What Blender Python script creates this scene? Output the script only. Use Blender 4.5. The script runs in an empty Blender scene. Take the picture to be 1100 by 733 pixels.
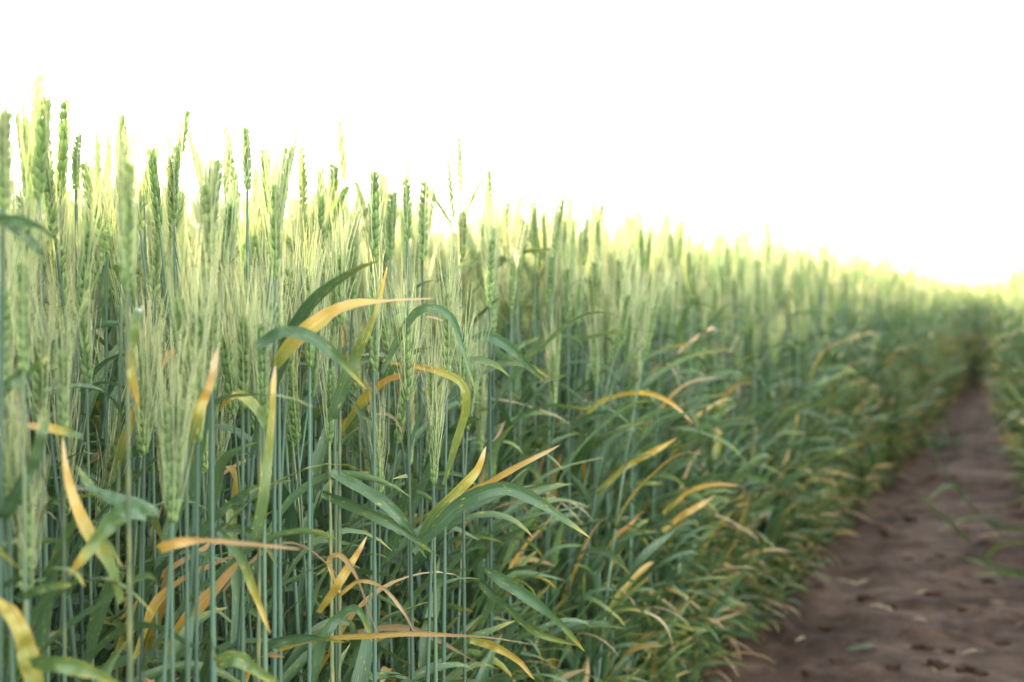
import bpy, math, random
import numpy as np
from mathutils import Vector, Matrix

# ------------------------------------------------------------------ camera, sky, sun, exposure
scene = bpy.context.scene
COL = scene.collection
CAM_H, F_PX, TILT = 0.81, 1528.0, math.radians(1.56)
cam_d = bpy.data.cameras.new("camera")
cam_d.lens, cam_d.sensor_width = 50.0, 36.0
cam_d.clip_start, cam_d.clip_end = 0.05, 2000.0
cam_d.dof.use_dof = True
cam_d.dof.focus_distance = 1.46
cam_d.dof.aperture_fstop = 5.2
cam = bpy.data.objects.new("camera", cam_d)
COL.objects.link(cam)
cam.location = (0, 0, CAM_H)
cam.rotation_euler = (math.pi / 2 - TILT, 0, 0)
scene.camera = cam

SUN_EL, SUN_AZ = math.radians(10.0), math.radians(-30.0)   # azimuth from the view axis, + is right
world = bpy.data.worlds.new("World")
scene.world = world
world.use_nodes = True
nt = world.node_tree
nt.nodes.clear()
sky = nt.nodes.new("ShaderNodeTexSky")
sky.sky_type = 'NISHITA'
sky.sun_disc = False
sky.sun_elevation = SUN_EL
sky.sun_rotation = SUN_AZ
sky.air_density, sky.dust_density, sky.ozone_density = 1.0, 1.6, 1.0
hs = nt.nodes.new("ShaderNodeHueSaturation")
hs.inputs['Saturation'].default_value = 0.22
bg = nt.nodes.new("ShaderNodeBackground")
bg.inputs['Strength'].default_value = 0.15
wo = nt.nodes.new("ShaderNodeOutputWorld")
nt.links.new(sky.outputs[0], hs.inputs['Color'])
nt.links.new(hs.outputs[0], bg.inputs['Color'])
nt.links.new(bg.outputs[0], wo.inputs['Surface'])

sun_d = bpy.data.lights.new("sun", 'SUN')
sun_d.energy, sun_d.angle, sun_d.color = 5.0, math.radians(0.6), (1.0, 0.83, 0.50)
sun = bpy.data.objects.new("sun", sun_d)
COL.objects.link(sun)
sv = Vector((math.sin(SUN_AZ) * math.cos(SUN_EL), math.cos(SUN_AZ) * math.cos(SUN_EL), math.sin(SUN_EL)))
sun.rotation_euler = (-sv).to_track_quat('-Z', 'Y').to_euler()
sun.location = sv * 50

scene.view_settings.view_transform = 'Standard'
scene.view_settings.look = 'None'
scene.view_settings.gamma = 1.0
scene.view_settings.exposure = 3.58
scene.render.engine = 'CYCLES'
cy = scene.cycles
cy.use_denoising = True
cy.max_bounces, cy.diffuse_bounces, cy.transmission_bounces, cy.glossy_bounces = 6, 2, 4, 2
cy.transparent_max_bounces = 4
cy.caustics_reflective = cy.caustics_refractive = False
cy.sample_clamp_indirect = 6.0

rng = np.random.default_rng(11)

# ------------------------------------------------------------------ materials
def new_mat(name):
    m = bpy.data.materials.new(name)
    m.use_nodes = True
    m.node_tree.nodes.clear()
    return m, m.node_tree

def N(t, kind, **kw):
    n = t.nodes.new(kind)
    for k, v in kw.items():
        setattr(n, k, v)
    return n

def attr(t, name):
    return N(t, "ShaderNodeAttribute", attribute_type='GEOMETRY', attribute_name=name)

def math_node(t, op, a, b=None, clamp=False):
    n = N(t, "ShaderNodeMath", operation=op, use_clamp=clamp)
    for i, v in enumerate((a, b)):
        if v is None:
            continue
        if isinstance(v, (int, float)):
            n.inputs[i].default_value = v
        else:
            t.links.new(v, n.inputs[i])
    return n.outputs[0]

def plant_material(name, stops, transl, rough, spec, vein=0.0, spot=0.0, transl_gain=1.25, noise_scale=(60, 6, 1)):
    """colour runs from fresh to dead along the attribute 'sen'; 'rnd' varies each leaf; 'luv' = across, along, -"""
    m, t = new_mat(name)
    sen, rnd, luv = attr(t, "sen"), attr(t, "rnd"), attr(t, "luv")
    mp = N(t, "ShaderNodeMapping")
    mp.inputs['Scale'].default_value = noise_scale
    t.links.new(luv.outputs['Vector'], mp.inputs['Vector'])
    nz = N(t, "ShaderNodeTexNoise")
    nz.inputs['Scale'].default_value = 1.0
    nz.inputs['Detail'].default_value = 3.0
    t.links.new(mp.outputs[0], nz.inputs['Vector'])
    v = math_node(t, 'SUBTRACT', nz.outputs['Fac'], 0.5)
    v = math_node(t, 'MULTIPLY', v, spot)
    # the noise matters only where the leaf has begun to turn
    g = math_node(t, 'ADD', sen.outputs['Fac'], 0.12, True)
    v = math_node(t, 'MULTIPLY', v, g)
    if vein:
        mp2 = N(t, "ShaderNodeMapping")
        mp2.inputs['Scale'].default_value = (7, 26, 1)
        t.links.new(luv.outputs['Vector'], mp2.inputs['Vector'])
        fl = N(t, "ShaderNodeTexNoise")
        fl.inputs['Scale'].default_value = 1.0
        fl.inputs['Detail'].default_value = 2.0
        t.links.new(mp2.outputs[0], fl.inputs['Vector'])
        f = math_node(t, 'MULTIPLY', math_node(t, 'SUBTRACT', fl.outputs['Fac'], 0.60, True), 3.2)
        v = math_node(t, 'ADD', v, f)
    s = math_node(t, 'ADD', sen.outputs['Fac'], v, True)
    ramp = N(t, "ShaderNodeValToRGB")
    el = ramp.color_ramp.elements
    while len(el) < len(stops):
        el.new(0.5)
    for e, (p, c) in zip(el, stops):
        e.position, e.color = p, (*c, 1)
    t.links.new(s, ramp.inputs['Fac'])
    hsv = N(t, "ShaderNodeHueSaturation")
    t.links.new(ramp.outputs[0], hsv.inputs['Color'])
    val = math_node(t, 'ADD', math_node(t, 'MULTIPLY', rnd.outputs['Fac'], 0.75), 0.66)
    if vein:
        sx = N(t, "ShaderNodeSeparateXYZ")
        t.links.new(luv.outputs['Vector'], sx.inputs[0])
        w = math_node(t, 'SINE', math_node(t, 'MULTIPLY', sx.outputs[0], 44.0))
        val = math_node(t, 'ADD', val, math_node(t, 'MULTIPLY', w, vein))
        val = math_node(t, 'ADD', val, math_node(t, 'MULTIPLY', math_node(t, 'SUBTRACT', nz.outputs['Fac'], 0.5), 0.7))
        mid = math_node(t, 'ABSOLUTE', math_node(t, 'SUBTRACT', sx.outputs[0], 0.5))
        mid = math_node(t, 'LESS_THAN', mid, 0.045)
        val = math_node(t, 'ADD', val, math_node(t, 'MULTIPLY', mid, 0.22))
    t.links.new(val, hsv.inputs['Value'])
    hue = math_node(t, 'ADD', math_node(t, 'MULTIPLY', rnd.outputs['Fac'], -0.022), 0.511)
    t.links.new(hue, hsv.inputs['Hue'])
    p = N(t, "ShaderNodeBsdfPrincipled")
    p.inputs['Roughness'].default_value = rough
    p.inputs['Specular IOR Level'].default_value = spec
    t.links.new(hsv.outputs[0], p.inputs['Base Color'])
    out = N(t, "ShaderNodeOutputMaterial")
    if transl > 0:
        tr = N(t, "ShaderNodeBsdfTranslucent")
        h2 = N(t, "ShaderNodeHueSaturation")
        h2.inputs['Saturation'].default_value = 1.1
        h2.inputs['Value'].default_value = transl_gain
        h2.inputs['Hue'].default_value = 0.485
        t.links.new(hsv.outputs[0], h2.inputs['Color'])
        t.links.new(h2.outputs[0], tr.inputs['Color'])
        mx = N(t, "ShaderNodeMixShader")
        mx.inputs[0].default_value = transl
        t.links.new(p.outputs[0], mx.inputs[1])
        t.links.new(tr.outputs[0], mx.inputs[2])
        t.links.new(mx.outputs[0], out.inputs['Surface'])
    else:
        t.links.new(p.outputs[0], out.inputs['Surface'])
    return m

LEAF_STOPS = [(0.0, (0.056, 0.116, 0.056)), (0.22, (0.094, 0.155, 0.046)), (0.42, (0.27, 0.27, 0.055)),
              (0.60, (0.46, 0.295, 0.055)), (0.80, (0.44, 0.325, 0.16)), (1.0, (0.36, 0.275, 0.17))]
STEM_STOPS = [(0.0, (0.078, 0.138, 0.094)), (0.4, (0.11, 0.160, 0.082)), (0.7, (0.28, 0.26, 0.10)), (1.0, (0.36, 0.26, 0.15))]
EAR_STOPS = [(0.0, (0.205, 0.330, 0.140)), (0.35, (0.28, 0.39, 0.17)), (0.7, (0.42, 0.46, 0.20)), (1.0, (0.55, 0.46, 0.24))]
AWN_STOPS = [(0.0, (0.39, 0.50, 0.30)), (0.5, (0.54, 0.58, 0.36)), (1.0, (0.66, 0.60, 0.37))]
M_LEAF = plant_material("wheat_leaf", LEAF_STOPS, 0.25, 0.46, 0.5, vein=0.13, spot=1.5)
M_STEM = plant_material("wheat_stem", STEM_STOPS, 0.0, 0.55, 0.25, spot=2.0, noise_scale=(4, 30, 1))
M_EAR = plant_material("wheat_ear", EAR_STOPS, 0.55, 0.55, 0.25, spot=0.6, noise_scale=(3, 5, 1))
M_AWN = plant_material("wheat_awn", AWN_STOPS, 0.5, 0.5, 0.25, spot=0.0)
MATS = [M_STEM, M_LEAF, M_EAR, M_AWN]
STEM, LEAF, EAR, AWN = 0, 1, 2, 3

def soil_material(name, path=True):
    m, t = new_mat(name)
    tc = N(t, "ShaderNodeTexCoord")
    def noise(scale, detail, rough=0.55, dist=0.0):
        n = N(t, "ShaderNodeTexNoise")
        n.inputs['Scale'].default_value = scale
        n.inputs['Detail'].default_value = detail
        n.inputs['Roughness'].default_value = rough
        n.inputs['Distortion'].default_value = dist
        t.links.new(tc.outputs['Object'], n.inputs['Vector'])
        return n.outputs['Fac']
    big, mid, fine = noise(2.2, 4, 0.6, 0.6), noise(11.0, 5, 0.65, 0.4), noise(90.0, 4, 0.7)
    r = N(t, "ShaderNodeValToRGB")
    el = r.color_ramp.elements
    el[0].position, el[0].color = 0.37, (0.0150, 0.0074, 0.0043, 1)
    el[1].position, el[1].color = 0.63, (0.150, 0.0910, 0.0590, 1)
    e = el.new(0.5); e.color = (0.070, 0.0400, 0.0250, 1)
    mixv = math_node(t, 'ADD', math_node(t, 'MULTIPLY', big, 0.36), math_node(t, 'MULTIPLY', mid, 0.44))
    mixv = math_node(t, 'ADD', mixv, math_node(t, 'MULTIPLY', fine, 0.20))
    t.links.new(mixv, r.inputs['Fac'])
    p = N(t, "ShaderNodeBsdfPrincipled")
    t.links.new(r.outputs[0], p.inputs['Base Color'])
    rr = math_node(t, 'ADD', math_node(t, 'MULTIPLY', big, -0.5), 1.05, True)
    t.links.new(rr, p.inputs['Roughness'])
    p.inputs['Specular IOR Level'].default_value = 0.22
    b = N(t, "ShaderNodeBump")
    b.inputs['Strength'].default_value = 1.0
    b.inputs['Distance'].default_value = 0.02
    hgt = math_node(t, 'ADD', math_node(t, 'MULTIPLY', mid, 0.7), math_node(t, 'MULTIPLY', fine, 0.35))
    t.links.new(hgt, b.inputs['Height'])
    t.links.new(b.outputs[0], p.inputs['Normal'])
    out = N(t, "ShaderNodeOutputMaterial")
    t.links.new(p.outputs[0], out.inputs['Surface'])
    return m
M_SOIL = soil_material("damp_brown_soil")

# ------------------------------------------------------------------ array geometry: (verts, quads, mat, sen, rnd, luv)
class Geo:
    def __init__(s):
        s.v, s.q, s.m, s.sen, s.rnd, s.luv, s.n = [], [], [], [], [], [], 0
    def add(s, v, q, mat, sen, rnd, luv):
        s.v.append(v); s.q.append(q + s.n); s.m.append(np.full(len(q), mat, np.int32))
        s.sen.append(np.broadcast_to(np.asarray(sen, np.float32), (len(v),)))
        s.rnd.append(np.broadcast_to(np.asarray(rnd, np.float32), (len(v),)))
        s.luv.append(luv); s.n += len(v)
        return s
    def arrays(s):
        return [np.concatenate(a) for a in (s.v, s.q, s.m, s.sen, s.rnd, s.luv)]

def mesh_from(name, arrs, mats):
    v, q, m, sen, rnd, luv = arrs
    used = sorted(set(int(i) for i in np.unique(m)))
    me = bpy.data.meshes.new(name)
    me.vertices.add(len(v)); me.loops.add(len(q) * 4); me.polygons.add(len(q))
    me.vertices.foreach_set("co", np.ascontiguousarray(v, np.float32).ravel())
    me.loops.foreach_set("vertex_index", np.ascontiguousarray(q, np.int32).ravel())
    me.polygons.foreach_set("loop_start", np.arange(len(q), dtype=np.int32) * 4)
    lut = np.zeros(max(used) + 1, np.int32)
    for k, u in enumerate(used):
        me.materials.append(mats[u]); lut[u] = k
    me.polygons.foreach_set("material_index", lut[m])
    me.polygons.foreach_set("use_smooth", np.ones(len(q), bool))
    me.attributes.new("sen", 'FLOAT', 'POINT').data.foreach_set("value", np.ascontiguousarray(sen, np.float32))
    me.attributes.new("rnd", 'FLOAT', 'POINT').data.foreach_set("value", np.ascontiguousarray(rnd, np.float32))
    me.attributes.new("luv", 'FLOAT_VECTOR', 'POINT').data.foreach_set("vector", np.ascontiguousarray(luv, np.float32).ravel())
    me.update(calc_edges=True)
    return me

def nrm(a):
    return a / np.maximum(np.linalg.norm(a, axis=-1, keepdims=True), 1e-9)

def grid_quads(n, k, closed):
    i = np.arange(n - 1)[:, None]
    j = np.arange(k if closed else k - 1)[None, :]
    j2 = (j + 1) % k
    q = np.stack([i * k + j, i * k + j2, (i + 1) * k + j2, (i + 1) * k + j], -1)
    return q.reshape(-1, 4)

def tangents(p):
    return nrm(np.gradient(p, axis=0))

def tube(p, r, sides):
    p = np.asarray(p, float); n = len(p)
    T = tangents(p)
    ref = np.array([0.0, 1.0, 0.0]) if abs(T[0][1]) < 0.9 else np.array([1.0, 0, 0])
    A = nrm(np.cross(T, ref)); B = np.cross(T, A)
    a = np.linspace(0, 2 * np.pi, sides, endpoint=False)
    r = np.broadcast_to(np.asarray(r, float), (n,))
    v = p[:, None, :] + r[:, None, None] * (np.cos(a)[None, :, None] * A[:, None, :] + np.sin(a)[None, :, None] * B[:, None, :])
    luv = np.zeros((n, sides, 3)); luv[..., 0] = np.arange(sides)[None, :] / sides; luv[..., 1] = np.linspace(0, 1, n)[:, None]
    return v.reshape(-1, 3), grid_quads(n, sides, True), luv.reshape(-1, 3)

def blade_width(t, w):
    return w * np.clip(0.62 + 1.9 * t, 0, 1) * np.clip(1 - t ** 2.6, 0, 1) ** 0.75 + 0.0004

def ribbon(p, S, w, across, fold, wave=0.0, ph=0.0, L=0.2):
    """leaf blade: centre line p, side vectors S, half folded in a shallow V along the midrib"""
    n = len(p)
    T = tangents(p)
    S = nrm(S - (S * T).sum(-1, keepdims=True) * T)
    Nn = np.cross(T, S)
    u = np.linspace(-1, 1, across)
    t = np.linspace(0, 1, n)
    off = fold * np.abs(u)[None, :] * w[:, None] * 0.5
    off = off + wave * w[:, None] * np.sin(t * 19 + ph)[:, None] * u[None, :] * 0.5
    v = p[:, None, :] + (u[None, :] * w[:, None] * 0.5)[..., None] * S[:, None, :] + off[..., None] * Nn[:, None, :]
    luv = np.zeros((n, across, 3)); luv[..., 0] = (u * 0.5 + 0.5)[None, :]; luv[..., 1] = t[:, None] * L / 0.2
    luv[..., 2] = ph
    return v.reshape(-1, 3), grid_quads(n, across, False), luv.reshape(-1, 3)

def leaf_geo(g, base, az, e0, e1, L, w, twist, sen0, sen1, senp, seg, across, bendp=1.4, fold=0.35, wave=0.12, side_drift=0.0):
    t = np.linspace(0, 1, seg)
    el = e0 + (e1 - e0) * t ** bendp
    azs = az + side_drift * t ** 1.5
    d = np.stack([np.cos(el) * np.cos(azs), np.cos(el) * np.sin(azs), np.sin(el)], -1)
    st = L / (seg - 1)
    p = np.zeros((seg, 3)); p[1:] = np.cumsum((d[:-1] + d[1:]) * 0.5 * st, axis=0)
    p += base
    S0 = np.stack([-np.sin(azs), np.cos(azs), np.zeros(seg)], -1)
    N0 = np.cross(d, S0)
    tw = twist * t ** 1.2
    S = S0 * np.cos(tw)[:, None] + N0 * np.sin(tw)[:, None]
    ph = rng.uniform(0, 20)
    ww = blade_width(t, w)
    if seg > 10:
        ww = ww * (1 + 0.10 * np.sin(t * 9 + ph) + 0.05 * np.sin(t * 21 + 2 * ph))
        p = p + N0 * (0.0035 * np.sin(t * 10 + ph))[:, None] * t[:, None]
        p = p + S0 * (0.004 * np.sin(t * 7 + 2 * ph))[:, None] * t[:, None]
    v, q, luv = ribbon(p, S, ww, across, fold, wave, ph, L)
    sen = np.clip(sen0 + (sen1 - sen0) * t ** senp, 0, 1)
    u = np.abs(np.linspace(-1, 1, across))
    senv = np.clip(sen[:, None] + (sen1 - sen0) * 0.18 * u[None, :] * t[:, None], 0, 1).ravel()
    g.add(v, q, LEAF, senv, rng.uniform(0, 1), luv)
    return g

def rand_sen(level):
    """level 0 flag leaf .. 3 lowest leaf: how far the blade has yellowed (base, tip, exponent)"""
    r = rng.uniform()
    pd = (0.07, 0.11, 0.17, 0.28)[min(level, 3)]
    if r < pd * 0.35:
        return rng.uniform(0.5, 0.95), 1.0, 1.0          # dead or nearly
    if r < pd:
        return rng.uniform(0.05, 0.4), rng.uniform(0.7, 1.0), rng.uniform(0.5, 1.4)
    return rng.uniform(0, 0.10), rng.uniform(0.06, 0.5), rng.uniform(3, 8)

# ---- ears
def floret(g, c, d, L, r, sides, rings, sen, rnd):
    t = np.linspace(0, 1, rings)
    prof = (np.sin(np.pi * np.clip(t * 0.93 + 0.07, 0, 1)) ** 0.75) * (1 - 0.35 * t) * r
    prof[-1] = r * 0.08
    p = c + d * (t * L)[:, None]
    v, q, luv = tube(p, prof, sides)
    luv = luv + np.array([rng.uniform(0, 9), 0, 0])
    g.add(v, q, EAR, np.repeat(np.clip(sen + 0.30 * t ** 2, 0, 1), sides), rnd, luv)

def ear_geo(lod, L=0.09, n=18):
    """wheat ear standing on the origin: two ranks of spikelets; returns (ear, awns)"""
    ge, ga = Geo(), Geo()
    bend = rng.uniform(-0.012, 0.012)
    def axis(t):
        return np.array([bend * t * t, 0, L * t])
    lead = axis(1.0)
    base_sen = rng.uniform(0.0, 0.35)
    if lod == 0:
        ts = np.linspace(0, 1, 8)
        v, q, luv = tube(np.array([axis(t) for t in ts]), np.linspace(0.0026, 0.0016, 8), 5)
        ge.add(v, q, EAR, 0.3, 0.5, luv)
        for i in range(n):
            t = i / (n - 1) * 0.93
            sd = 1 if i % 2 else -1
            sz = 0.62 + 0.38 * math.sin(math.pi * min(1, t * 0.85 + 0.18))
            c0 = axis(t)
            for k, fy in enumerate((-1, 0, 1)):
                out = 0.19 if fy else 0.24
                d = nrm(np.array([sd * out + rng.normal(0, .04), fy * 0.24 + rng.normal(0, .04), 1.0]))
                c = c0 + np.array([sd * (0.0016 + (0.0012 if fy == 0 else 0)), fy * 0.0018, 0.001 * k])
                fl, fr = 0.0104 * sz * rng.uniform(.92, 1.08), 0.0024 * sz * rng.uniform(.9, 1.1)
                sn = base_sen + rng.uniform(-.08, .12)
                floret(ge, c, d, fl, fr, 6, 6, sn, rng.uniform(0.2, 1))
                if (fy == 0 and i % 2) or (fy == 1 and i % 3 == 0):
                    continue
                tip = c + d * fl
                al = rng.uniform(0.050, 0.080) * (0.85 + 0.25 * t)
                s = np.linspace(0, 1, 6)
                dd = nrm(np.array([sd * 0.12 + rng.normal(0, .055), fy * 0.09 + rng.normal(0, .055), 1.0]))
                cur = rng.normal(0, 0.004, 3); cur[2] = 0
                pp = tip + dd * (s * al)[:, None] + (s ** 2)[:, None] * cur + np.array([-sd * 0.004, 0, 0]) * (s ** 2)[:, None]
                v, q, luv = tube(pp, np.linspace(0.00046, 0.00020, 6), 3)
                ga.add(v, q, AWN, np.repeat(np.clip(base_sen + 0.05 + 0.45 * s, 0, 1), 3), rng.uniform(0.1, 1), luv)
    else:
        rings = 15 if lod == 1 else 9
        sides = 6 if lod == 1 else 5
        ts = np.linspace(0, 1, rings)
        prof = 0.0056 * np.clip(np.sin(np.pi * (ts * 0.9 + 0.08)), 0.05, 1) ** 0.5
        prof = prof * (1 + 0.24 * np.where(np.arange(rings) % 2, 1, -1)) * (1 - 0.25 * ts)
        prof[0], prof[-1] = 0.002, 0.0008
        v, q, luv = tube(np.array([axis(t) for t in ts]), prof, sides)
        luv = luv * np.array([3, 4, 1])
        ge.add(v, q, EAR, np.repeat(base_sen + 0.12 * np.where(np.arange(rings) % 2, 1, -1), sides).clip(0, 1), rng.uniform(.2, 1), luv)
        na = 38 if lod == 1 else 24
        for i in range(na):
            t = (i + rng.uniform()) / na * 0.95
            a = rng.uniform(0, 2 * math.pi)
            h = np.array([math.cos(a), 0.7 * math.sin(a), 0])
            tip = axis(t) + h * 0.006 + np.array([0, 0, 0.01])
            al = rng.uniform(0.045, 0.075)
            dd = nrm(h * 0.15 + np.array([rng.normal(0, .05), rng.normal(0, .05), 1.0]))
            pp = np.array([tip, tip + dd * al * 0.5, tip + dd * al + np.array([rng.normal(0, .003), rng.normal(0, .003), 0])])
            r0 = 0.00060 if lod == 1 else 0.0010
            v, q, luv = tube(pp, [r0, r0 * 0.75, r0 * 0.35], 3)
            ga.add(v, q, AWN, np.repeat(np.clip(base_sen + np.array([.1, .3, .5]), 0, 1), 3), rng.uniform(.1, 1), luv)
    return ge, ga

# ---- a plant: stem, leaves, ear position
def stem_path(H, lean, laz, n):
    t = np.linspace(0, 1, n)
    off = lean * (t ** 1.7)
    return np.stack([np.cos(laz) * off, np.sin(laz) * off, H * t], -1)

def stem_geo(H, lean, laz, r0, sides, n, nodes):
    p = stem_path(H, lean, laz, n)
    t = np.linspace(0, 1, n)
    r = r0 * (1.12 - 0.42 * t)
    for nd in nodes:                       # the sheath is thicker below each leaf collar
        r = r * (1 + 0.22 * ((t < nd) & (t > nd - 0.16)))
        r = r * (1 + 0.30 * np.exp(-((t - nd) / 0.012) ** 2))
    v, q, luv = tube(p, r, sides)
    sen = np.clip(0.55 * (1 - t / 0.25), 0, 0.7) + (rng.uniform(0, .2) if rng.uniform() < 0.88 else rng.uniform(0.3, 0.5))
    return Geo().add(v, q, STEM, np.repeat(sen, sides), rng.uniform(0, 1), luv), p

def make_plant(edge, H, lod, nleaf=None, out_az=None, ear=True, lean=None, laz=None, reach=1.0, dead=0):
    """edge 1 = stands on the margin with blades arching out over the path (along out_az), 0 = inside the crop"""
    lean = abs(rng.normal(0, 0.045)) if lean is None else lean
    laz = rng.uniform(0, 2 * np.pi) if laz is None else laz
    sides, n = ((6, 26) if lod == 0 else (4, 6))
    if nleaf is None:
        nleaf = 4 + int(rng.uniform() < 0.3) + int(edge * 1.7)
    if ear:
        tops = np.array([0.75, 0.60, 0.45, 0.30, 0.18, 0.09])[:nleaf] + rng.uniform(-.06, .06, nleaf)
    else:
        tops = np.linspace(0.96, 0.2, nleaf) + rng.uniform(-.03, .03, nleaf)
    sg, p = stem_geo(H, lean, laz, rng.uniform(0.0016, 0.0022), sides, n, tops if lod == 0 else [])
    leaves = []
    seg, across = ((14, 5) if lod == 0 else (8, 3) if lod == 1 else (6, 3))
    for k in range(nleaf):
        h = float(np.clip(tops[k], 0.05, 0.97))
        base = np.array([np.interp(h, np.linspace(0, 1, n), p[:, j]) for j in range(3)])
        if out_az is not None and rng.uniform() < 0.45 + 0.45 * edge:
            az = out_az + rng.normal(0, 0.75)
        else:
            az = rng.uniform(0, 2 * np.pi)
        L = rng.uniform(0.14, 0.26) * (1.0 if k < 3 else 0.85) * reach
        w = rng.uniform(0.0105, 0.0175) * (1.0 if k < 3 else 0.88)
        s0, s1, sp = rand_sen((0 if k < 2 else 2) if dead < 0 else k)
        e0 = rng.uniform(0.9, 1.4)
        e1 = rng.uniform(-1.1, 0.5) if rng.uniform() < 0.72 else rng.uniform(0.4, 1.1)
        if s0 > 0.5:
            e0, e1, w = rng.uniform(0.2, 1.1), rng.uniform(-1.5, -0.5), w * 0.6
        if ear and k < 2:
            e1, w = min(e1, 0.0), w * 0.9      # the upper blades arch over below the ears
        g = Geo()
        leaf_geo(g, base, az, e0, e1, L, w, rng.normal(0, 1.1), s0, s1, sp, seg, across,
                 bendp=rng.uniform(0.9, 2.2), fold=rng.uniform(0.15, 0.6), wave=rng.uniform(0, .25), side_drift=rng.normal(0, .5))
        leaves.append((g, s0, s1))
    return sg, leaves, p

# ------------------------------------------------------------------ the lie of the land: path margins as x over y
LE = np.array([(-2.0, -1.49), (0, -0.736), (3.2, 0.47), (4.5, 0.97), (5.55, 1.33), (6.9, 1.86), (8.25, 2.36), (10.3, 3.07), (13, 4.03), (17, 5.45), (40, 14.0)])
RE = np.array([(-2.0, -0.30), (0, 0.34), (3.2, 1.36), (7.5, 2.68), (9.9, 3.46), (13, 4.47), (17, 5.80), (40, 13.9)])
def edge_l(y):
    return np.interp(y, LE[:, 0], LE[:, 1]) + 0.025 * np.sin(y * 5.1 + 1) + 0.02 * np.sin(y * 11.3)
def edge_r(y):
    return np.interp(y, RE[:, 0], RE[:, 1]) + 0.025 * np.sin(y * 4.3 + 2) + 0.02 * np.sin(y * 9.7)
COS_E = math.cos(math.atan(0.376))
OUT_L, OUT_R = math.atan2(-0.376, 1.0), math.atan2(0.376, -1.0)

FW = np.array([0, math.cos(TILT), -math.sin(TILT)])
UP = np.array([0, math.sin(TILT), math.cos(TILT)])
def at(px, py, z):
    """photograph pixel (1100 wide) and distance along the view axis -> world point"""
    return np.array([0, 0, CAM_H]) + z * (FW + np.array([1.0, 0, 0]) * (px - 550) / F_PX + UP * (366.5 - py) / F_PX)
def to_px(P):
    d = P - np.array([0, 0, CAM_H])
    z = d @ FW
    return 550 + F_PX * d[..., 0] / z, 366.5 - F_PX * (d @ UP) / z, z

def tag(o, label=None, cat=None, group=None, kind=None):
    if label: o["label"] = label
    if cat: o["category"] = cat
    if group: o["group"] = group
    if kind: o["kind"] = kind
    return o

# ------------------------------------------------------------------ ground and path
def vnoise(x, y, seed):
    r = np.random.default_rng(seed).uniform(-1, 1, (64, 64))
    xi, yi = np.floor(x).astype(int), np.floor(y).astype(int)
    fx, fy = x - xi, y - yi
    fx, fy = fx * fx * (3 - 2 * fx), fy * fy * (3 - 2 * fy)
    g = lambda a, b: r[a % 64, b % 64]
    return (g(xi, yi) * (1 - fx) + g(xi + 1, yi) * fx) * (1 - fy) + (g(xi, yi + 1) * (1 - fx) + g(xi + 1, yi + 1) * fx) * fy

def soil_height(x, y):
    h = 0.018 * vnoise(x * 2.3, y * 2.3, 1) + 0.006 * vnoise(x * 7, y * 7, 2) + 0.005 * vnoise(x * 19, y * 19, 3) + 0.003 * vnoise(x * 45, y * 45, 4)
    l = vnoise(x * 9, y * 9, 5) + 0.5 * vnoise(x * 25, y * 25, 6)
    h = h + 0.030 * np.clip(l - 0.38, 0, 0.6)              # crumbs of soil
    c = (x - (edge_l(y) + 0.16)) / 0.07                  # shallow rut along the crop's foot
    return h - 0.022 * np.exp(-c * c)

def sheet(name, xs, ys, zfun, mat, kind):
    X, Y = np.meshgrid(xs, ys)
    v = np.stack([X, Y, zfun(X, Y)], -1).reshape(-1, 3)
    q = grid_quads(len(ys), len(xs), False)
    z = np.zeros(len(v))
    me = mesh_from(name, (v, q, np.zeros(len(q), np.int32), z, z, np.zeros((len(v), 3))), [mat])
    o = bpy.data.objects.new(name, me)
    COL.objects.link(o)
    return tag(o, kind=kind)

g = sheet("ground", np.linspace(-600, 600, 25), np.linspace(-300, 900, 25), lambda X, Y: X * 0 - 0.075, M_SOIL, "structure")
tag(g, "wide flat bed of brown field soil under the whole crop", "ground")
# path sheet: sheared grid that follows the lane
us = np.linspace(-0.35, 1.75, 150)
ys = np.concatenate([np.linspace(-1.5, 2.0, 50, endpoint=False), np.linspace(2.0, 9, 420, endpoint=False), np.linspace(9, 19, 160)])
U, Y = np.meshgrid(us, ys)
X = np.interp(Y, LE[:, 0], LE[:, 1]) + U
Z = soil_height(X, Y)
pv = np.stack([X, Y, Z], -1).reshape(-1, 3)
pq = grid_quads(len(ys), len(us), False)
z0 = np.zeros(len(pv))
path_o = bpy.data.objects.new("dirt_path", mesh_from("dirt_path", (pv, pq, np.zeros(len(pq), np.int32), z0, z0, np.zeros((len(pv), 3))), [M_SOIL]))
COL.objects.link(path_o)
tag(path_o, "bare damp brown soil path narrowing between the two wheat stands", "path", kind="structure")

# ------------------------------------------------------------------ hero plants of the foreground
EARS = [ear_geo(0, L=rng.uniform(0.078, 0.098), n=int(rng.integers(19, 23))) for _ in range(10)]
EAR_ME = [(mesh_from("ear", e.arrays(), MATS), mesh_from("awns", a.arrays(), MATS)) for e, a in EARS]

def catmull(P, n):
    P = np.asarray(P, float)
    Q = np.vstack([2 * P[0] - P[1], P, 2 * P[-1] - P[-2]])
    k = len(P) - 1
    s = np.linspace(0, k, n)
    i = np.minimum(s.astype(int), k - 1)
    f = (s - i)[:, None]
    a, b, c, d = Q[i], Q[i + 1], Q[i + 2], Q[i + 3]
    return 0.5 * (2 * b + (c - a) * f + (2 * a - 5 * b + 4 * c - d) * f ** 2 + (3 * b - a - 3 * c + d) * f ** 3)

def place_part(name, me, parent, loc=None, rot=None, scale=None):
    o = bpy.data.objects.new(name, me)
    COL.objects.link(o)
    o.parent = parent
    if loc is not None: o.location = loc
    if rot is not None: o.rotation_euler = rot
    if scale is not None: o.scale = (scale,) * 3
    return o

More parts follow.
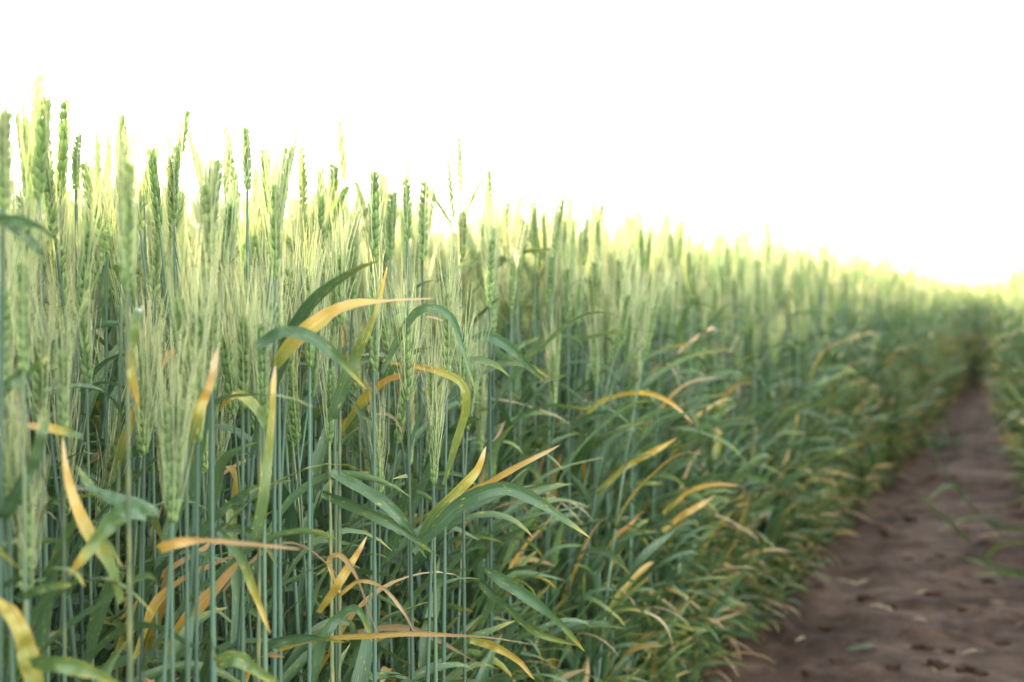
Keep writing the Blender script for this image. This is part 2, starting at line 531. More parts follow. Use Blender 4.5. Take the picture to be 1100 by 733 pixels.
def add_ear(root, top, direction, scale, spin, k=None):
    k = int(rng.integers(0, len(EAR_ME))) if k is None else k
    e, a = EAR_ME[k]
    d = Vector(direction).normalized()
    q = d.to_track_quat('Z', 'Y') @ Matrix.Rotation(spin, 3, 'Z').to_quaternion()
    eo = place_part("ear", e, root, top, q.to_euler(), scale)
    place_part("awns", a, eo)
    return eo

def hero_leaf(root, origin, pts, z, width, sen, roll=0.0, roll2=None, dz=0.0):
    """pts = blade centre line read off the photograph, standing in a plane z metres away; dz bows it toward the viewer"""
    n = 26
    W = []
    m = len(pts)
    for i, p in enumerate(pts):
        zz = p[2] if len(p) > 2 else z - dz * math.sin(math.pi * 0.75 * i / max(1, m - 1))
        W.append(at(p[0], p[1], zz))
    p = catmull(W, n) - origin
    T = tangents(p)
    view = nrm(p + origin - np.array([0, 0, CAM_H]))
    S = nrm(np.cross(T, view)); Nn = np.cross(T, S)
    t = np.linspace(0, 1, n)
    rl = np.radians(roll + ((roll if roll2 is None else roll2) - roll) * t)
    S = S * np.cos(rl)[:, None] + Nn * np.sin(rl)[:, None]
    L = np.linalg.norm(np.diff(p, axis=0), axis=1).sum()
    w = blade_width(t, width * 0.88)
    kn = rng.uniform(0, 50)
    w = w * (1 + 0.06 * np.sin(t * 9 + kn) + 0.03 * np.sin(t * 23 + kn * 2))
    p = p + Nn * (0.0030 * np.sin(t * 11 + kn) + 0.0015 * np.sin(t * 27 + kn))[:, None]
    rr_ = 0.22 * np.sin(t * 8 + kn * 3)
    S = S * np.cos(rr_)[:, None] + np.cross(T, S) * np.sin(rr_)[:, None]
    v, q, luv = ribbon(p, S, w, 7, 0.4, 0.10, rng.uniform(0, 20), L)
    sv_ = np.interp(t, np.linspace(0, 1, len(sen)), sen)
    u = np.abs(np.linspace(-1, 1, 7))
    sv_ = np.clip(sv_[:, None] + 0.06 * u[None, :] * (sv_ > 0.12)[:, None], 0, 1).ravel()
    gg = Geo().add(v, q, LEAF, sv_, rng.uniform(0.3, 0.8), luv)
    return place_part("leaf", mesh_from("leaf", gg.arrays(), MATS), root)

def front_z(px):
    return 0.736 / (0.376 - (px - 550) / F_PX)

HERO_XY = []
def hero(label, px, z, ear_base_py, ear_px=None, leaves=(), ear=True, lean_px=0, spin=0.4, k=None, scale=None, group="nearest bearded wheat plants"):
    """px = where the stem stands at mid height; ear_base_py = where the ear begins; ear_px its length in photo pixels"""
    foot = at(px, 500, z)
    o3 = np.array([foot[0], foot[1], float(soil_height(foot[0], foot[1])) if foot[0] > edge_l(foot[1]) - 0.3 else -0.03])
    top = at(px + lean_px, ear_base_py, z)
    root = bpy.data.objects.new("wheat_plant", None)
    root.empty_display_size = 0.05
    COL.objects.link(root)
    root.location = o3
    tag(root, label, "wheat plant", group)
    H = top[2] - o3[2]
    dx = top[0] - o3[0]
    nodes = [0.72, 0.48, 0.25]
    sg, p = stem_geo(H, abs(dx), 0.0 if dx >= 0 else math.pi, 0.0021, 8, 30, nodes)
    place_part("stem", mesh_from("stem", sg.arrays(), MATS), root)
    if ear:
        d = p[-1] - p[-4]
        L = (ear_px or 90) / F_PX * z
        add_ear(root, p[-1], d, scale or L / 0.088, spin, k)
    for lf in leaves:
        hero_leaf(root, o3, **lf)
    HERO_XY.append((o3[0], o3[1]))
    return root

def lf(pts, z, width, sen, roll=20, roll2=None, dz=0.02):
    return dict(pts=pts, z=z, width=width, sen=sen, roll=roll, roll2=roll2, dz=dz)

G0 = [0.03, 0.03, 0.06, 0.25]
# the orange twisted leaf and its neighbours
hero("wheat plant whose long orange leaf twists to a thin tip across the ears", 292, 1.24, 300, 95, [
    lf([(293, 396), (318, 366), (345, 344), (372, 330), (415, 325), (466, 321)], 1.20, 0.0150, [0.24, 0.44, 0.52, 0.60, 0.66, 0.86], 0, -72)], lean_px=4)
hero("wheat plant with a dark green leaf drooping from left to right under the orange leaf", 272, 1.22, 452, 95, [
    lf([(278, 372), (304, 358), (335, 364), (365, 386), (394, 418)], 1.17, 0.0130, [0.02, 0.02, 0.04, 0.08, 0.5], -42, 20),
    lf([(272, 590), (281, 545), (288, 480), (292, 430), (296, 392)], 1.18, 0.0098, [0.06, 0.14, 0.24, 0.40, 0.85], 18)], lean_px=8, spin=1.2)
hero("wheat plant with a straight yellow-green leaf standing up behind the orange leaf", 358, 1.40, 478, 80, [
    lf([(357, 448), (372, 405), (388, 366), (402, 334), (416, 286)], 1.39, 0.0150, [0.08, 0.12, 0.24, 0.34, 0.6], 10, 55)], lean_px=-4)
hero("wheat plant with a pale ear just right of the crossing orange and green leaves", 402, 1.42, 398, 84, [
    lf([(410, 400), (426, 366), (446, 337), (466, 331), (486, 343), (497, 376), (512, 424)], 1.50, 0.0105, [0.02, 0.1, 0.04, 0.03, 0.03, 0.05, 0.3], 30, -30)], lean_px=0, spin=0.1)
hero("wheat plant with a yellow leaf looped over beside two plump ears", 470, 1.50, 468, 78, [
    lf([(410, 388, 1.52), (440, 393, 1.50), (470, 399, 1.48), (496, 412, 1.47), (500, 440, 1.48), (488, 480, 1.5), (476, 520, 1.52)][::-1], 1.5, 0.0098, [0.12, 0.24, 0.26, 0.30, 0.40, 0.6, 0.9], 30, -20)], lean_px=-5, spin=0.0)
hero("wheat plant with an ear leaning right beside the looped yellow leaf", 452, 1.48, 520, 80, [
    lf([(452, 590), (462, 560), (490, 528), (512, 505), (522, 480)], 1.46, 0.0150, [0.06, 0.14, 0.32, 0.45, 0.85], 20),
    lf([(345, 530), (385, 545), (430, 568), (472, 598)], 1.40, 0.0140, [0.04, 0.08, 0.05, 0.2], 25, 40)], lean_px=14, spin=0.0)
hero("wheat plant with a large green leaf arched over to a fine point, middle foreground", 446, 1.50, 430, 85, [
    lf([(442, 592), (470, 565), (500, 538), (540, 524), (575, 537), (605, 558), (634, 578)], 1.44, 0.0165, [0.02, 0.02, 0.02, 0.03, 0.04, 0.1, 0.5], 30, -25)], lean_px=-8)
hero("wheat plant with a long orange leaf slanting up behind the large arched green leaf", 474, 1.56, 400, 80, [
    lf([(478, 556), (505, 530), (530, 514), (560, 498), (602, 478)], 1.52, 0.0145, [0.34, 0.48, 0.58, 0.62, 0.85], 35, 50)], lean_px=6)
hero("wheat plant with two green leaves folded down over each other near the middle", 362, 1.42, 380, 84, [
    lf([(356, 508), (385, 524), (418, 545), (440, 568), (458, 600)], 1.40, 0.0145, [0.03, 0.05, 0.02, 0.02, 0.15], -38, 35)], lean_px=-3)
hero("wheat plant with a dark leaf bent over, its tip drooping, at upper middle", 528, 1.85, 330, 70, [
    lf([(506, 366), (525, 362), (548, 374), (570, 395), (587, 411)], 1.80, 0.0150, [0.02, 0.02, 0.03, 0.05, 0.3], -25, 30),
    lf([(520, 400), (540, 385), (560, 370), (580, 362)], 1.84, 0.012, G0, 40)], lean_px=-2)
# left side
hero("wheat plant at left with an orange leaf curving down to the lower right", 66, 1.05, 470, 100, [
    lf([(130, 650), (116, 605), (96, 575), (80, 540), (70, 505), (67, 470)], 1.02, 0.0108, [0.18, 0.22, 0.42, 0.58, 0.62, 0.85], 25)], lean_px=2)
hero("wheat plant with a soft pale green leaf folded over to the left below the ears", 150, 1.06, 562, 120, [
    lf([(160, 556), (140, 548), (118, 562), (96, 590), (74, 618)], 1.00, 0.0150, [0.04, 0.05, 0.10, 0.22, 0.75], 15, -20),
    lf([(82, 500), (100, 528), (130, 540), (168, 552)][::-1], 1.04, 0.0140, [0.05, 0.02, 0.03, 0.3], 40)], lean_px=35, spin=0.2)
hero("wheat plant carrying the big ear that stands up against the white sky at left", 138, 0.98, 312, 128, [
    lf([(150, 330), (146, 360), (140, 390), (150, 440)], 1.0, 0.010, [0.1, 0.2, 0.3, 0.6], 40)], lean_px=0, spin=0.5)
hero("wheat plant with a broad full ear hanging low in front at left", 186, 1.06, 556, 118, [
    lf([(168, 592), (185, 584), (215, 579), (265, 583), (325, 590)], 1.03, 0.0085, [0.35, 0.60, 0.72, 0.82, 0.9], 20, 60)], lean_px=-3, spin=0.0)
hero("wheat plant with two-rowed plump ear right of the low full ear", 206, 1.10, 475, 130, [
    lf([(206, 480), (214, 440), (226, 410), (234, 372)], 1.08, 0.0090, [0.10, 0.40, 0.70, 0.92], 10)], lean_px=6, spin=0.0)
hero("wheat plant with a tall ear above the low full ear at left", 200, 1.12, 436, 128, [], lean_px=0, spin=0.15)
hero("wheat plant with a slim ear between stems left of centre", 258, 1.22, 440, 105, [
    lf([(205, 580), (240, 545), (262, 530), (284, 520)], 1.2, 0.010, [0.03, 0.03, 0.05, 0.3], 40),
    lf([(235, 570), (260, 600), (275, 640), (290, 680)], 1.18, 0.0095, [0.05, 0.12, 0.42, 0.55], 20)], lean_px=3, spin=0.3)
hero("wheat plant at far left with a narrow ear low beside the frame edge", 10, 1.00, 545, 110, [
    lf([(0, 560), (22, 520), (40, 480), (52, 440)], .98, 0.013, G0, 30)], lean_px=0, spin=0.9)
hero("wheat plant at far left with two blue-green leaves arching below the sky", -10, 0.98, 225, 112, [
    lf([(-12, 236), (15, 236), (42, 242), (66, 263)], 0.96, 0.0085, [0.03, 0.03, 0.03, 0.1], 30, 50),
    lf([(-10, 225), (15, 245), (32, 258), (47, 278)], 0.97, 0.0095, [0.02, 0.02, 0.03, 0.1], -20)], lean_px=16, spin=0.7)
hero("wheat plant with a tall dark ear touching the sky near the left edge", 30, 1.24, 215, 95, [
    lf([(-12, 430), (10, 412), (35, 395), (52, 382)], 1.0, 0.010, [0.02, 0.05, 0.1, 0.4], 30)], lean_px=2, spin=0.3)
hero("wheat plant with an isolated slender ear high against the sky left of the big ear", 88, 1.34, 205, 66, [
    lf([(88, 470), (60, 462), (30, 458), (-10, 450)], 1.04, 0.008, [0.1, 0.45, 0.7, 0.85], 30)], lean_px=-4, spin=1.5)
hero("wheat plant with a green-tinged yellow leaf bent at the left frame edge", 24, 0.98, 640, 135, [
    lf([(38, 735), (28, 700), (14, 665), (-5, 640)], 0.95, 0.0160, [0.30, 0.38, 0.42, 0.5], 15),
    lf([(15, 645), (45, 630), (78, 628)], 0.96, 0.0105, [0.03, 0.03, 0.3], 45)], lean_px=4, spin=0.0)
hero("wheat plant with a broad green leaf running along the bottom left corner", 24, 0.96, 400, 110, [
    lf([(28, 712), (60, 712), (100, 722), (145, 745)], 0.93, 0.0130, [0.10, 0.14, 0.22, 0.3], 30)], lean_px=2)
hero("wheat plant with a fresh bright leaf bending over at the bottom edge", 226, 1.12, 420, 110, [
    lf([(228, 712), (255, 708), (280, 722), (318, 748)], 1.08, 0.0130, [0.16, 0.14, 0.2, 0.25], 20)], lean_px=2)
hero("wheat plant with dry curled tan blades low left of centre", 362, 1.40, 350, 80, [
    lf([(366, 640), (352, 605), (366, 596), (384, 620), (398, 660), (410, 690)], 1.36, 0.0065, [0.5, 0.6, 0.75, 0.9, 0.95, 1.0], 40, 70),
    lf([(340, 660), (362, 628), (380, 600), (394, 576)], 1.37, 0.0100, [0.42, 0.5, 0.6, 0.75], 25),
    lf([(364, 640), (385, 624), (410, 630), (432, 655), (448, 684)], 1.35, 0.0055, [0.55, 0.6, 0.8, 0.9, 0.95], 40)], lean_px=4)
hero("wheat plant with a very long thin leaf turning orange to tan, lowest in the middle", 300, 1.30, 410, 92, [
    lf([(290, 700), (340, 686), (400, 682), (450, 680), (520, 684), (582, 694)], 1.30, 0.0085, [0.35, 0.55, 0.6, 0.75, 0.85, 0.95], 45, 70)], lean_px=0)
hero("wheat plant with blue-green leaves arching over low left of centre", 330, 1.34, 395, 90, [
    lf([(336, 735), (345, 690), (365, 660), (385, 655), (400, 690)], 1.30, 0.0110, [0.02, 0.02, 0.03, 0.06, 0.4], 35, 10),
    lf([(250, 720), (290, 692), (335, 684), (372, 690)], 1.26, 0.0130, [0.02, 0.02, 0.03, 0.5], 50)], lean_px=3)
hero("wheat plant with a green leaf bundle fanning down to the right at the bottom middle", 500, 1.62, 440, 78, [
    lf([(520, 610), (548, 628), (580, 650), (605, 672), (628, 700)], 1.58, 0.0160, [0.03, 0.03, 0.03, 0.08, 0.4], 30),
    lf([(515, 625), (545, 650), (575, 678), (622, 694)], 1.57, 0.0140, [0.04, 0.10, 0.18, 0.35], 45),
    lf([(505, 688), (530, 694), (555, 708), (574, 730)], 1.54, 0.0105, [0.35, 0.45, 0.5, 0.55], 20)], lean_px=-3)
hero("wheat plant with a broad yellow leaf among green blades right of centre", 640, 2.46, 400, 56, [
    lf([(624, 450), (650, 428), (690, 421), (720, 432), (746, 456)], 2.34, 0.0125, [0.2, 0.4, 0.45, 0.55, 0.85], 45, 20),
    lf([(640, 530), (672, 500), (700, 486), (728, 470)], 2.32, 0.0150, [0.2, 0.4, 0.5, 0.6], 30),
    lf([(600, 470), (632, 448), (668, 446), (705, 470)], 2.34, 0.0150, G0, 40)], lean_px=3)
hero("wheat plant with two orange leaves pointing right over the path margin", 706, 2.78, 330, 55, [
    lf([(712, 552), (738, 528), (766, 520), (800, 522)], 2.62, 0.0150, [0.35, 0.5, 0.6, 0.85], 30, 60),
    lf([(712, 570), (730, 555), (750, 544), (768, 532)], 2.60, 0.0150, [0.4, 0.55, 0.6, 0.8], 20)], lean_px=2)
hero("wheat plant with a tall slim ear standing above the others right of centre", 524, 2.12, 245, 58, [], lean_px=2, spin=0.4)
hero("wheat plant with an ear topping the crop line against the sky left of centre", 266, 1.56, 205, 75, [], lean_px=1, spin=0.6)
hero("wheat plant with a blue-green side-on ear below the crop line left of centre", 232, 1.14, 300, 110, [], lean_px=-8, spin=0.1)
hero("wheat plant with a plump beaded ear below the start of the orange leaf", 285, 1.18, 450, 100, [
    lf([(288, 470), (275, 440), (255, 425), (236, 440)], 1.16, 0.010, [0.1, 0.2, 0.4, 0.6], 35)], lean_px=-2, spin=0.0)

# ------------------------------------------------------------------ where every other plant stands
def jitter_field(x0, x1, y0, y1, step, keep):
    xs = np.arange(x0, x1, step); ys_ = np.arange(y0, y1, step)
    X, Y = np.meshgrid(xs, ys_)
    X = X + rng.uniform(-.48, .48, X.shape) * step
    Y = Y + rng.uniform(-.48, .48, Y.shape) * step
    X, Y = X.ravel(), Y.ravel()
    k = keep(X, Y)
    return X[k], Y[k]

def dep_l(X, Y):
    return (edge_l(Y) - X) * COS_E
def dep_r(X, Y):
    return (X - edge_r(Y)) * COS_E

pts = []    # x, y, depth inside the crop, side
def take(X, Y, D, side):
    pts.append(np.stack([X, Y, D, np.full(len(X), side)], -1))
for (y0, y1, step, dmax, dmin) in ((-0.6, 3.2, 0.046, 1.5, 0.0), (3.2, 9.0, 0.056, 1.3, 0.0), (9.0, 19.5, 0.070, 1.2, 0.0),
                                   (-0.6, 9.0, 0.080, 5.0, 1.4), (9.0, 24.0, 0.12, 4.5, 1.1)):
    X, Y = jitter_field(-8, 10, y0, y1, step, lambda X, Y: (dep_l(X, Y) > dmin) & (dep_l(X, Y) < dmax))
    take(X, Y, dep_l(X, Y), 0)
for (y0, y1, step, dmax) in ((2.2, 5.6, 0.070, 1.0), (5.6, 11.0, 0.058, 1.0), (11.0, 19.5, 0.075, 1.0)):
    X, Y = jitter_field(0.5, 9, y0, y1, step, lambda X, Y: (dep_r(X, Y) > 0.0) & (dep_r(X, Y) < dmax))
    take(X, Y, dep_r(X, Y), 1)
X, Y = jitter_field(3.5, 12, 13.4, 21.0, 0.09, lambda X, Y: (X > edge_l(Y) - 0.1) & (X < edge_l(Y) + 3.0))   # the lane bends away behind these
take(X, Y, np.full(len(X), 0.3), 0)
for side, (y0, y1) in ((0, (0.6, 15.0)), (1, (2.2, 15.0))):
    n = int((y1 - y0) * (150 if side == 0 else 80))
    Y = rng.uniform(y0, y1, n)
    D = rng.uniform(-0.01, 0.12, n)
    X = edge_l(Y) - D / COS_E if side == 0 else edge_r(Y) + D / COS_E
    pts.append(np.stack([X, Y, D, np.full(n, side + 10)], -1))
P = np.concatenate(pts)
hx = np.array(HERO_XY)
dmin_h = np.sqrt(((P[:, None, :2] - hx[None]) ** 2).sum(-1)).min(1) if len(P) < 60000 else np.ones(len(P))
P = P[dmin_h > 0.016]
pxs, _, zs = to_px(np.stack([P[:, 0], P[:, 1], np.full(len(P), 0.75)], -1))
inview = (pxs > -60) & (pxs < 1120) & (zs > 0.3)
score = np.where(inview & (P[:, 3] % 10 == 0), (1 / np.maximum(zs, 0.5)) * np.exp(-P[:, 2] / 0.16), 0)
score = np.where(P[:, 3] > 5, np.where(P[:, 1] < 2.0, 0, score * 0.3), score)
order = np.argsort(-score)
N_IND = 300 - len(HERO_XY)
near_i, rest_i = order[:N_IND], order[N_IND:]

# ------------------------------------------------------------------ single plants of the front rows
GRP = "nearest bearded wheat plants"
made = []
for i in near_i:
    x, y, dpt, sd = P[i]
    e = float(np.exp(-dpt / 0.10))
    px, _, z = to_px(np.array([x, y, 0.7]))
    has_ear = rng.uniform() > 0.20 * e and sd < 5
    H = rng.triangular(0.71, 0.92, 0.945) if has_ear else rng.uniform(0.16, 0.50) if sd > 5 else rng.uniform(0.35, 0.62)
    if has_ear and dpt < 0.12:
        H = rng.uniform(0.66, 0.92)
    if has_ear and px < 520 and rng.uniform() < 0.36:
        H = rng.uniform(0.60, 0.74)
    sg, leaves, p = make_plant(e, H, 0, out_az=OUT_L, ear=has_ear)
    root = bpy.data.objects.new("wheat_plant", None)
    root.empty_display_size = 0.05
    COL.objects.link(root)
    root.location = (x, y, -0.03)
    place_part("stem", mesh_from("stem", sg.arrays(), MATS), root)
    for (lg, s0, s1) in leaves:
        place_part("leaf", mesh_from("leaf", lg.arrays(), MATS), root)
    if has_ear:
        d = p[-1] - p[-5] + rng.normal(0, 0.004, 3)
        add_ear(root, p[-1], d, rng.uniform(0.86, 1.12), rng.uniform(0, 6.28))
    made.append((root, has_ear, H, px, z, dpt, [s0 for _, s0, _ in leaves], [s1 for _, _, s1 in leaves]))
for root, has_ear, H, px, z, dpt, s0, s1 in made:
    turned = sum(1 for a in s0 if a > 0.4)
    part = "left part" if px < 280 else "middle part" if px < 520 else "right part"
    row = "front row" if dpt < 0.14 else "rows behind the front"
    if not has_ear:
        lab = f"short leafy wheat shoot without an ear in the {part} of the near stand"
    else:
        look = "all-green" if turned == 0 else "one-dry-leaf" if turned == 1 else "several-dry-leaves"
        hgt = "tall" if H > 0.74 else "low"
        lab = {"all-green": f"{hgt}-eared wheat plant with green leaves, {row}, {part} of near stand",
               "one-dry-leaf": f"{hgt}-eared wheat plant with one dry leaf, {row}, {part} of near stand",
               "several-dry-leaves": f"{hgt}-eared wheat plant with several dry leaves, {row}, {part} of near stand"}[look]
    tag(root, lab, "wheat plant", GRP)

# ------------------------------------------------------------------ the rest of the crop as one mass
def variant(edge, ear, lod, low=False):
    H = rng.uniform(0.74, 0.905) if ear else rng.uniform(0.26, 0.62)
    if low: H = rng.uniform(0.12, 0.46)
    sg, leaves, p = make_plant(edge, H, lod, out_az=0.0 if edge else None, ear=ear, nleaf=None if ear else 6, reach=0.88 if low else 1.0, dead=-1 if low else 0)
    g = Geo()
    parts = [sg] + [l[0] for l in leaves]
    for s in parts:
        a = s.arrays(); g.add(a[0], a[1], int(a[2][0]), a[3], a[4], a[5])
    if ear:
        ge, ga = ear_geo(lod, L=rng.uniform(0.078, 0.1))
        d = nrm(p[-1] - p[-2] + rng.normal(0, 0.01, 3))
        R = np.array((Vector(d).to_track_quat('Z', 'Y').to_matrix() @ Matrix.Rotation(rng.uniform(0, 6.28), 3, 'Z')))
        for s in (ge, ga):
            a = s.arrays(); g.add(a[0] @ R.T + p[-1], a[1], int(a[2][0]), a[3], a[4], a[5])
    return g.arrays()

VAR = {}
for lod in (0, 1, 2):
    nv = (24, 40, 26)[lod]
    VAR[(lod, 'edge')] = [variant(1.0, i % 3 != 0, lod) for i in range(nv)]
    VAR[(lod, 'low')] = [variant(1.0, False, lod, True) for i in range(48)]
    VAR[(lod, 'in')] = [variant(0.0, True, lod) for i in range(nv)]

R_ = P[rest_i]
V_, Q_, M_, S_, RN_, L_ = [], [], [], [], [], []
nv_total = 0
yv = R_[:, 1]
lod_of = np.where((yv < 2.7) & (R_[:, 2] < 0.42), 0, np.where((yv < 4.2) & (R_[:, 2] < 0.9), 1, 2))
e_of = rng.uniform(0, 1, len(R_)) < np.exp(-R_[:, 2] / 0.13)
vid = rng.integers(0, 10 ** 6, len(R_))
for (lod, kind), vs in VAR.items():
    sel = np.where((lod_of == lod) & np.where(R_[:, 3] > 5, kind == 'low', (kind != 'low') & (e_of == (kind == 'edge'))))[0]
    for k, a in enumerate(vs):
        s = sel[vid[sel] % len(vs) == k]
        if not len(s):
            continue
        c = len(s)
        pos = R_[s]
        outd = np.where(pos[:, 3] % 10 == 0, OUT_L, OUT_R)
        ang = np.where(kind != 'in', outd + rng.normal(0, 0.5, c), rng.uniform(0, 2 * np.pi, c))
        sc = rng.uniform(0.93, 1.05, c)
        scz = sc * np.where(pos[:, 2] < 0.10, rng.uniform(0.86, 1.0, c), rng.uniform(0.95, 1.045, c)) * np.where(pos[:, 3] < 5, np.interp(pos[:, 1], [2.2, 4.0, 7.0], [1.062, 1.068, 1.080]), 1.0)
        ca, sa = np.cos(ang), np.sin(ang)
        v = a[0]
        W = np.empty((c, len(v), 3), np.float32)
        tiltx, tilty = rng.normal(0, 0.03, c), rng.normal(0, 0.03, c)
        vz = v[None, :, 2] * scz[:, None]
        W[..., 0] = (v[None, :, 0] * ca[:, None] - v[None, :, 1] * sa[:, None]) * sc[:, None] + pos[:, 0:1] + tiltx[:, None] * vz
        W[..., 1] = (v[None, :, 0] * sa[:, None] + v[None, :, 1] * ca[:, None]) * sc[:, None] + pos[:, 1:2] + tilty[:, None] * vz
        W[..., 2] = vz - 0.03
        V_.append(W.reshape(-1, 3))
        Q_.append(((a[1][None] + (np.arange(c) * len(v))[:, None, None]) + nv_total).reshape(-1, 4).astype(np.int32))
        M_.append(np.tile(a[2], c))
        S_.append(np.clip(a[3][None] + rng.normal(0, .05, c)[:, None], 0, 1).ravel().astype(np.float32))
        RN_.append(np.clip(a[4][None] * 0.6 + rng.uniform(0, .4, c)[:, None], 0, 1).ravel().astype(np.float32))
        L_.append(np.tile(a[5].astype(np.float32), (c, 1)))
        nv_total += c * len(v)
crop = bpy.data.objects.new("wheat_crop", mesh_from("wheat_crop", [np.concatenate(x) for x in (V_, Q_, M_, S_, RN_, L_)], MATS))
COL.objects.link(crop)
tag(crop, "mass of green bearded wheat filling both sides of the path behind the nearest plants", "wheat crop", kind="stuff")

# ------------------------------------------------------------------ small things on the path
def ground_at(px, py):
    z = CAM_H / (math.sin(TILT) - math.cos(TILT) * (366.5 - py) / F_PX)
    p = at(px, py, z)
    return np.array([p[0], p[1], float(soil_height(p[0], p[1]))])

def clod_mesh(r, seed):
    nr, ns = 12, 16
    th = np.linspace(0.02, math.pi - 0.02, nr)[:, None]
    ph = np.linspace(0, 2 * math.pi, ns, endpoint=False)[None, :]
    d = np.stack([np.sin(th) * np.cos(ph), np.sin(th) * np.sin(ph), np.cos(th) + 0 * ph], -1)
    n = vnoise(d[..., 0] * 1.6 + d[..., 2] + 9, d[..., 1] * 1.6 + 9, seed) * 0.65 + vnoise(d[..., 0] * 4 + 9, d[..., 1] * 4 + d[..., 2] * 3 + 9, seed + 1) * 0.40
    v = d * (r * (1 + n))[..., None] * np.array([1.45, 1.0, 0.55])
    v = v.reshape(-1, 3)
    z = np.zeros(len(v))
    q = grid_quads(nr, ns, True)
    return mesh_from("clod", (v, q, np.zeros(len(q), np.int32), z, z, np.zeros((len(v), 3))), [M_CLOD])
M_CLOD = soil_material("dark_damp_clod")
for nd in M_CLOD.node_tree.nodes:
    if nd.type == 'VALTORGB':
        for e in nd.color_ramp.elements:
            e.color = (e.color[0] * 1.1, e.color[1] * 1.1, e.color[2] * 1.1, 1)
CL = [(933, 648, .028, "rounded dark clod beside a pale straw scrap on the path"), (962, 654, .020, "small dark clod next to the middle straw scrap on the path"),
      (993, 696, .030, "larger reddish dark clod low on the path"), (1006, 718, .026, "dark clod just above the bottom edge of the path"),
      (961, 724, .026, None), (1044, 726, .034, "broad dark clod at the bottom of the path, lowest and rightmost"), (1001, 640, .024, None),
      (1061, 625, .022, None), (980, 561, .034, "wide dark clod farther up the path than the straw"), (948, 570, .026, None), (890, 668, .024, None),
      (1020, 700, .018, None), (918, 690, .016, None), (1078, 690, .018, None), (1035, 660, .014, None), (975, 606, .020, None), (1062, 580, .022, None),
      (900, 712, .015, None), (870, 725, .018, None), (1012, 600, .016, None)]
for k, (px, py, r, lab) in enumerate(CL):
    c = ground_at(px, py)
    r *= 0.62
    o = bpy.data.objects.new("soil_clod", clod_mesh(r, 40 + 3 * k))
    COL.objects.link(o)
    o.location = (c[0], c[1], c[2] + r * 0.10)
    o.rotation_euler = (rng.uniform(-.2, .2), rng.uniform(-.2, .2), rng.uniform(0, 6.28))
    tag(o, lab or "small crumbly clod of dark soil scattered on the path", "clod", "soil clods on the path")

def scrap(name, px, py, length, width, ang, sen, label, cat, group=None, arch=0.012):
    c = ground_at(px, py)
    n = 12
    t = np.linspace(-0.5, 0.5, n)
    p = np.stack([np.cos(ang + 0.5 * t) * t * length, np.sin(ang + 0.5 * t) * t * length, 0.005 + 0.4 * arch * (1 - (2 * t) ** 2)], -1)
    pw = p + c
    p[:, 2] += soil_height(pw[:, 0], pw[:, 1]) - c[2]
    S = np.tile(np.array([-math.sin(ang), math.cos(ang), 0.35]), (n, 1))
    w = width * np.clip(1 - (2 * np.abs(t)) ** 3, 0.12, 1)
    v, q, luv = ribbon(p, S, w, 5, 0.5, 0.25, rng.uniform(0, 9), length)
    g = Geo().add(v, q, LEAF, np.full(len(v), sen), rng.uniform(0.0, 0.35), luv)
    o = bpy.data.objects.new(name, mesh_from(name, g.arrays(), MATS))
    COL.objects.link(o)
    o.location = c
    return tag(o, label, cat, group)
SC = [(918, 625, .12, .020, .1, "long crumpled tan straw scrap near the crop margin"), (948, 659, .085, .018, -.15, "pale straw scrap lying between two dark clods"),
      (992, 641, .06, .013, .5, None), (1068, 582, .12, .018, .1, "tan straw scrap farthest up the path"), (1046, 704, .07, .013, .3, None), (988, 672, .05, .010, -.5, None),
      (862, 690, .06, .010, .9, None), (1030, 628, .06, .010, 2.6, None), (1000, 728, .05, .009, 2.0, None), (1075, 650, .06, .010, .4, None)]
for px, py, L, w, a, lab in SC:
    scrap("straw_scrap", px, py, L * 0.85, w * 0.75, a, rng.uniform(0.92, 1.0), lab or "short dry scrap of straw trodden into the path soil", "straw scrap", "straw scraps on the path")
scrap("fallen_leaf", 929, 703, .105, .013, 0.55, 0.10, "single fresh green leaf fallen flat on the bare soil", "leaf", arch=0.02)

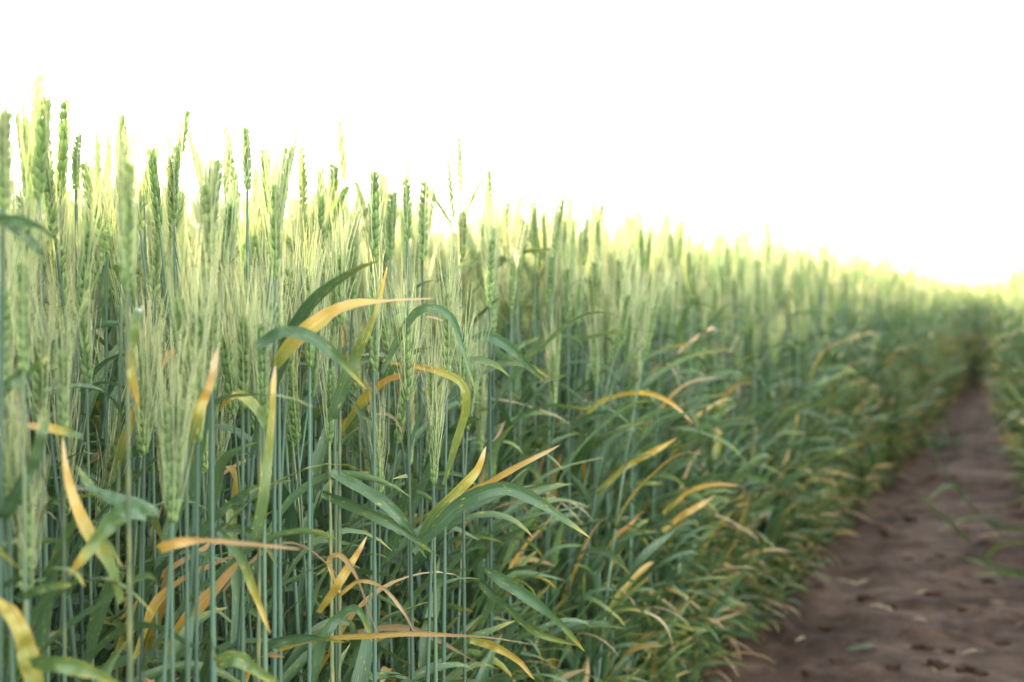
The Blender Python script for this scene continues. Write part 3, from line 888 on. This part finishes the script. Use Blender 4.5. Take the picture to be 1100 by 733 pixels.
# grass weeds leaning in over the path from its right side
def weed(label, stem_px, z, blades, heads=True):
    root_p = at(stem_px[0][0], stem_px[0][1], z)
    root_p[2] = float(soil_height(root_p[0], root_p[1]))
    root = bpy.data.objects.new("grass_weed", None)
    root.empty_display_size = 0.05
    COL.objects.link(root)
    root.location = root_p
    tag(root, label, "grass weed")
    W = [root_p] + [at(a, b, z) for a, b in stem_px[1:]]
    p = catmull(W, 30) - root_p
    r = np.linspace(0.0026, 0.0013, 30)
    v, q, luv = tube(p, r, 7)
    g = Geo().add(v, q, LEAF, np.full(len(v), 0.12), 0.5, luv)
    place_part("stem", mesh_from("stem", g.arrays(), MATS), root)
    if heads:                                   # slim closed flower spike
        g = Geo()
        for i in range(40):
            f = 0.62 + 0.38 * i / 39
            c = np.array([np.interp(f, np.linspace(0, 1, 30), p[:, j]) for j in range(3)])
            d = nrm(p[-1] - p[-8] + rng.normal(0, 0.035, 3))
            n0 = len(g.v)
            floret(g, c, d, 0.022, 0.0026, 5, 5, rng.uniform(0, .2), rng.uniform(0, .3))
        a = g.arrays()
        place_part("seed_head", mesh_from("seed_head", a, MATS), root)
    for pts_, w_, sen_ in blades:
        hero_leaf(root, root_p, pts_, z, w_, sen_, 25, 40, dz=0.05)
weed("long grass weed stem leaning far left over the middle of the path", [(1150, 640), (1100, 590), (1062, 562), (1020, 515), (984, 450)], 4.5,
     [([(1062, 562), (1085, 567), (1125, 572)], .020, [0.1, 0.14, 0.2]), ([(1075, 556), (1040, 557), (1008, 570)], .010, [0.12, 0.2, 0.4]),
      ([(1035, 530), (1022, 522), (1008, 527), (996, 540)], .013, [0.1, 0.14, 0.3])])
weed("lower grass weed with flat green blades reaching into the path", [(1160, 680), (1100, 632), (1058, 600), (1028, 568), (996, 540)], 4.15,
     [([(1120, 625), (1080, 612), (1032, 598)], .022, [0.08, 0.12, 0.2]), ([(1140, 632), (1090, 618), (1045, 618)], .018, [0.1, 0.14, 0.3]),
      ([(1058, 600), (1075, 585), (1110, 582)], .014, [0.1, 0.2, 0.3])], heads=True)
root = bpy.data.objects.new("weed_tuft", None)
c = ground_at(1012, 478)
COL.objects.link(root); root.location = c
tag(root, "low soft green weed tuft growing on the path far back beside the crop", "weed tuft")
for k in range(46):
    g = Geo()
    leaf_geo(g, np.array([rng.normal(0, .07), rng.normal(0, .16), 0]), rng.uniform(0, 6.28), rng.uniform(.8, 1.4), rng.uniform(-.6, .8), rng.uniform(.07, .17), rng.uniform(.006, .011), 0.3, .03, .2, 4, 7, 3)
    place_part("leaf", mesh_from("leaf", g.arrays(), MATS), root)
print("crop plants", len(R_), "faces", len(crop.data.polygons), "near", len(near_i), "heroes", len(HERO_XY))
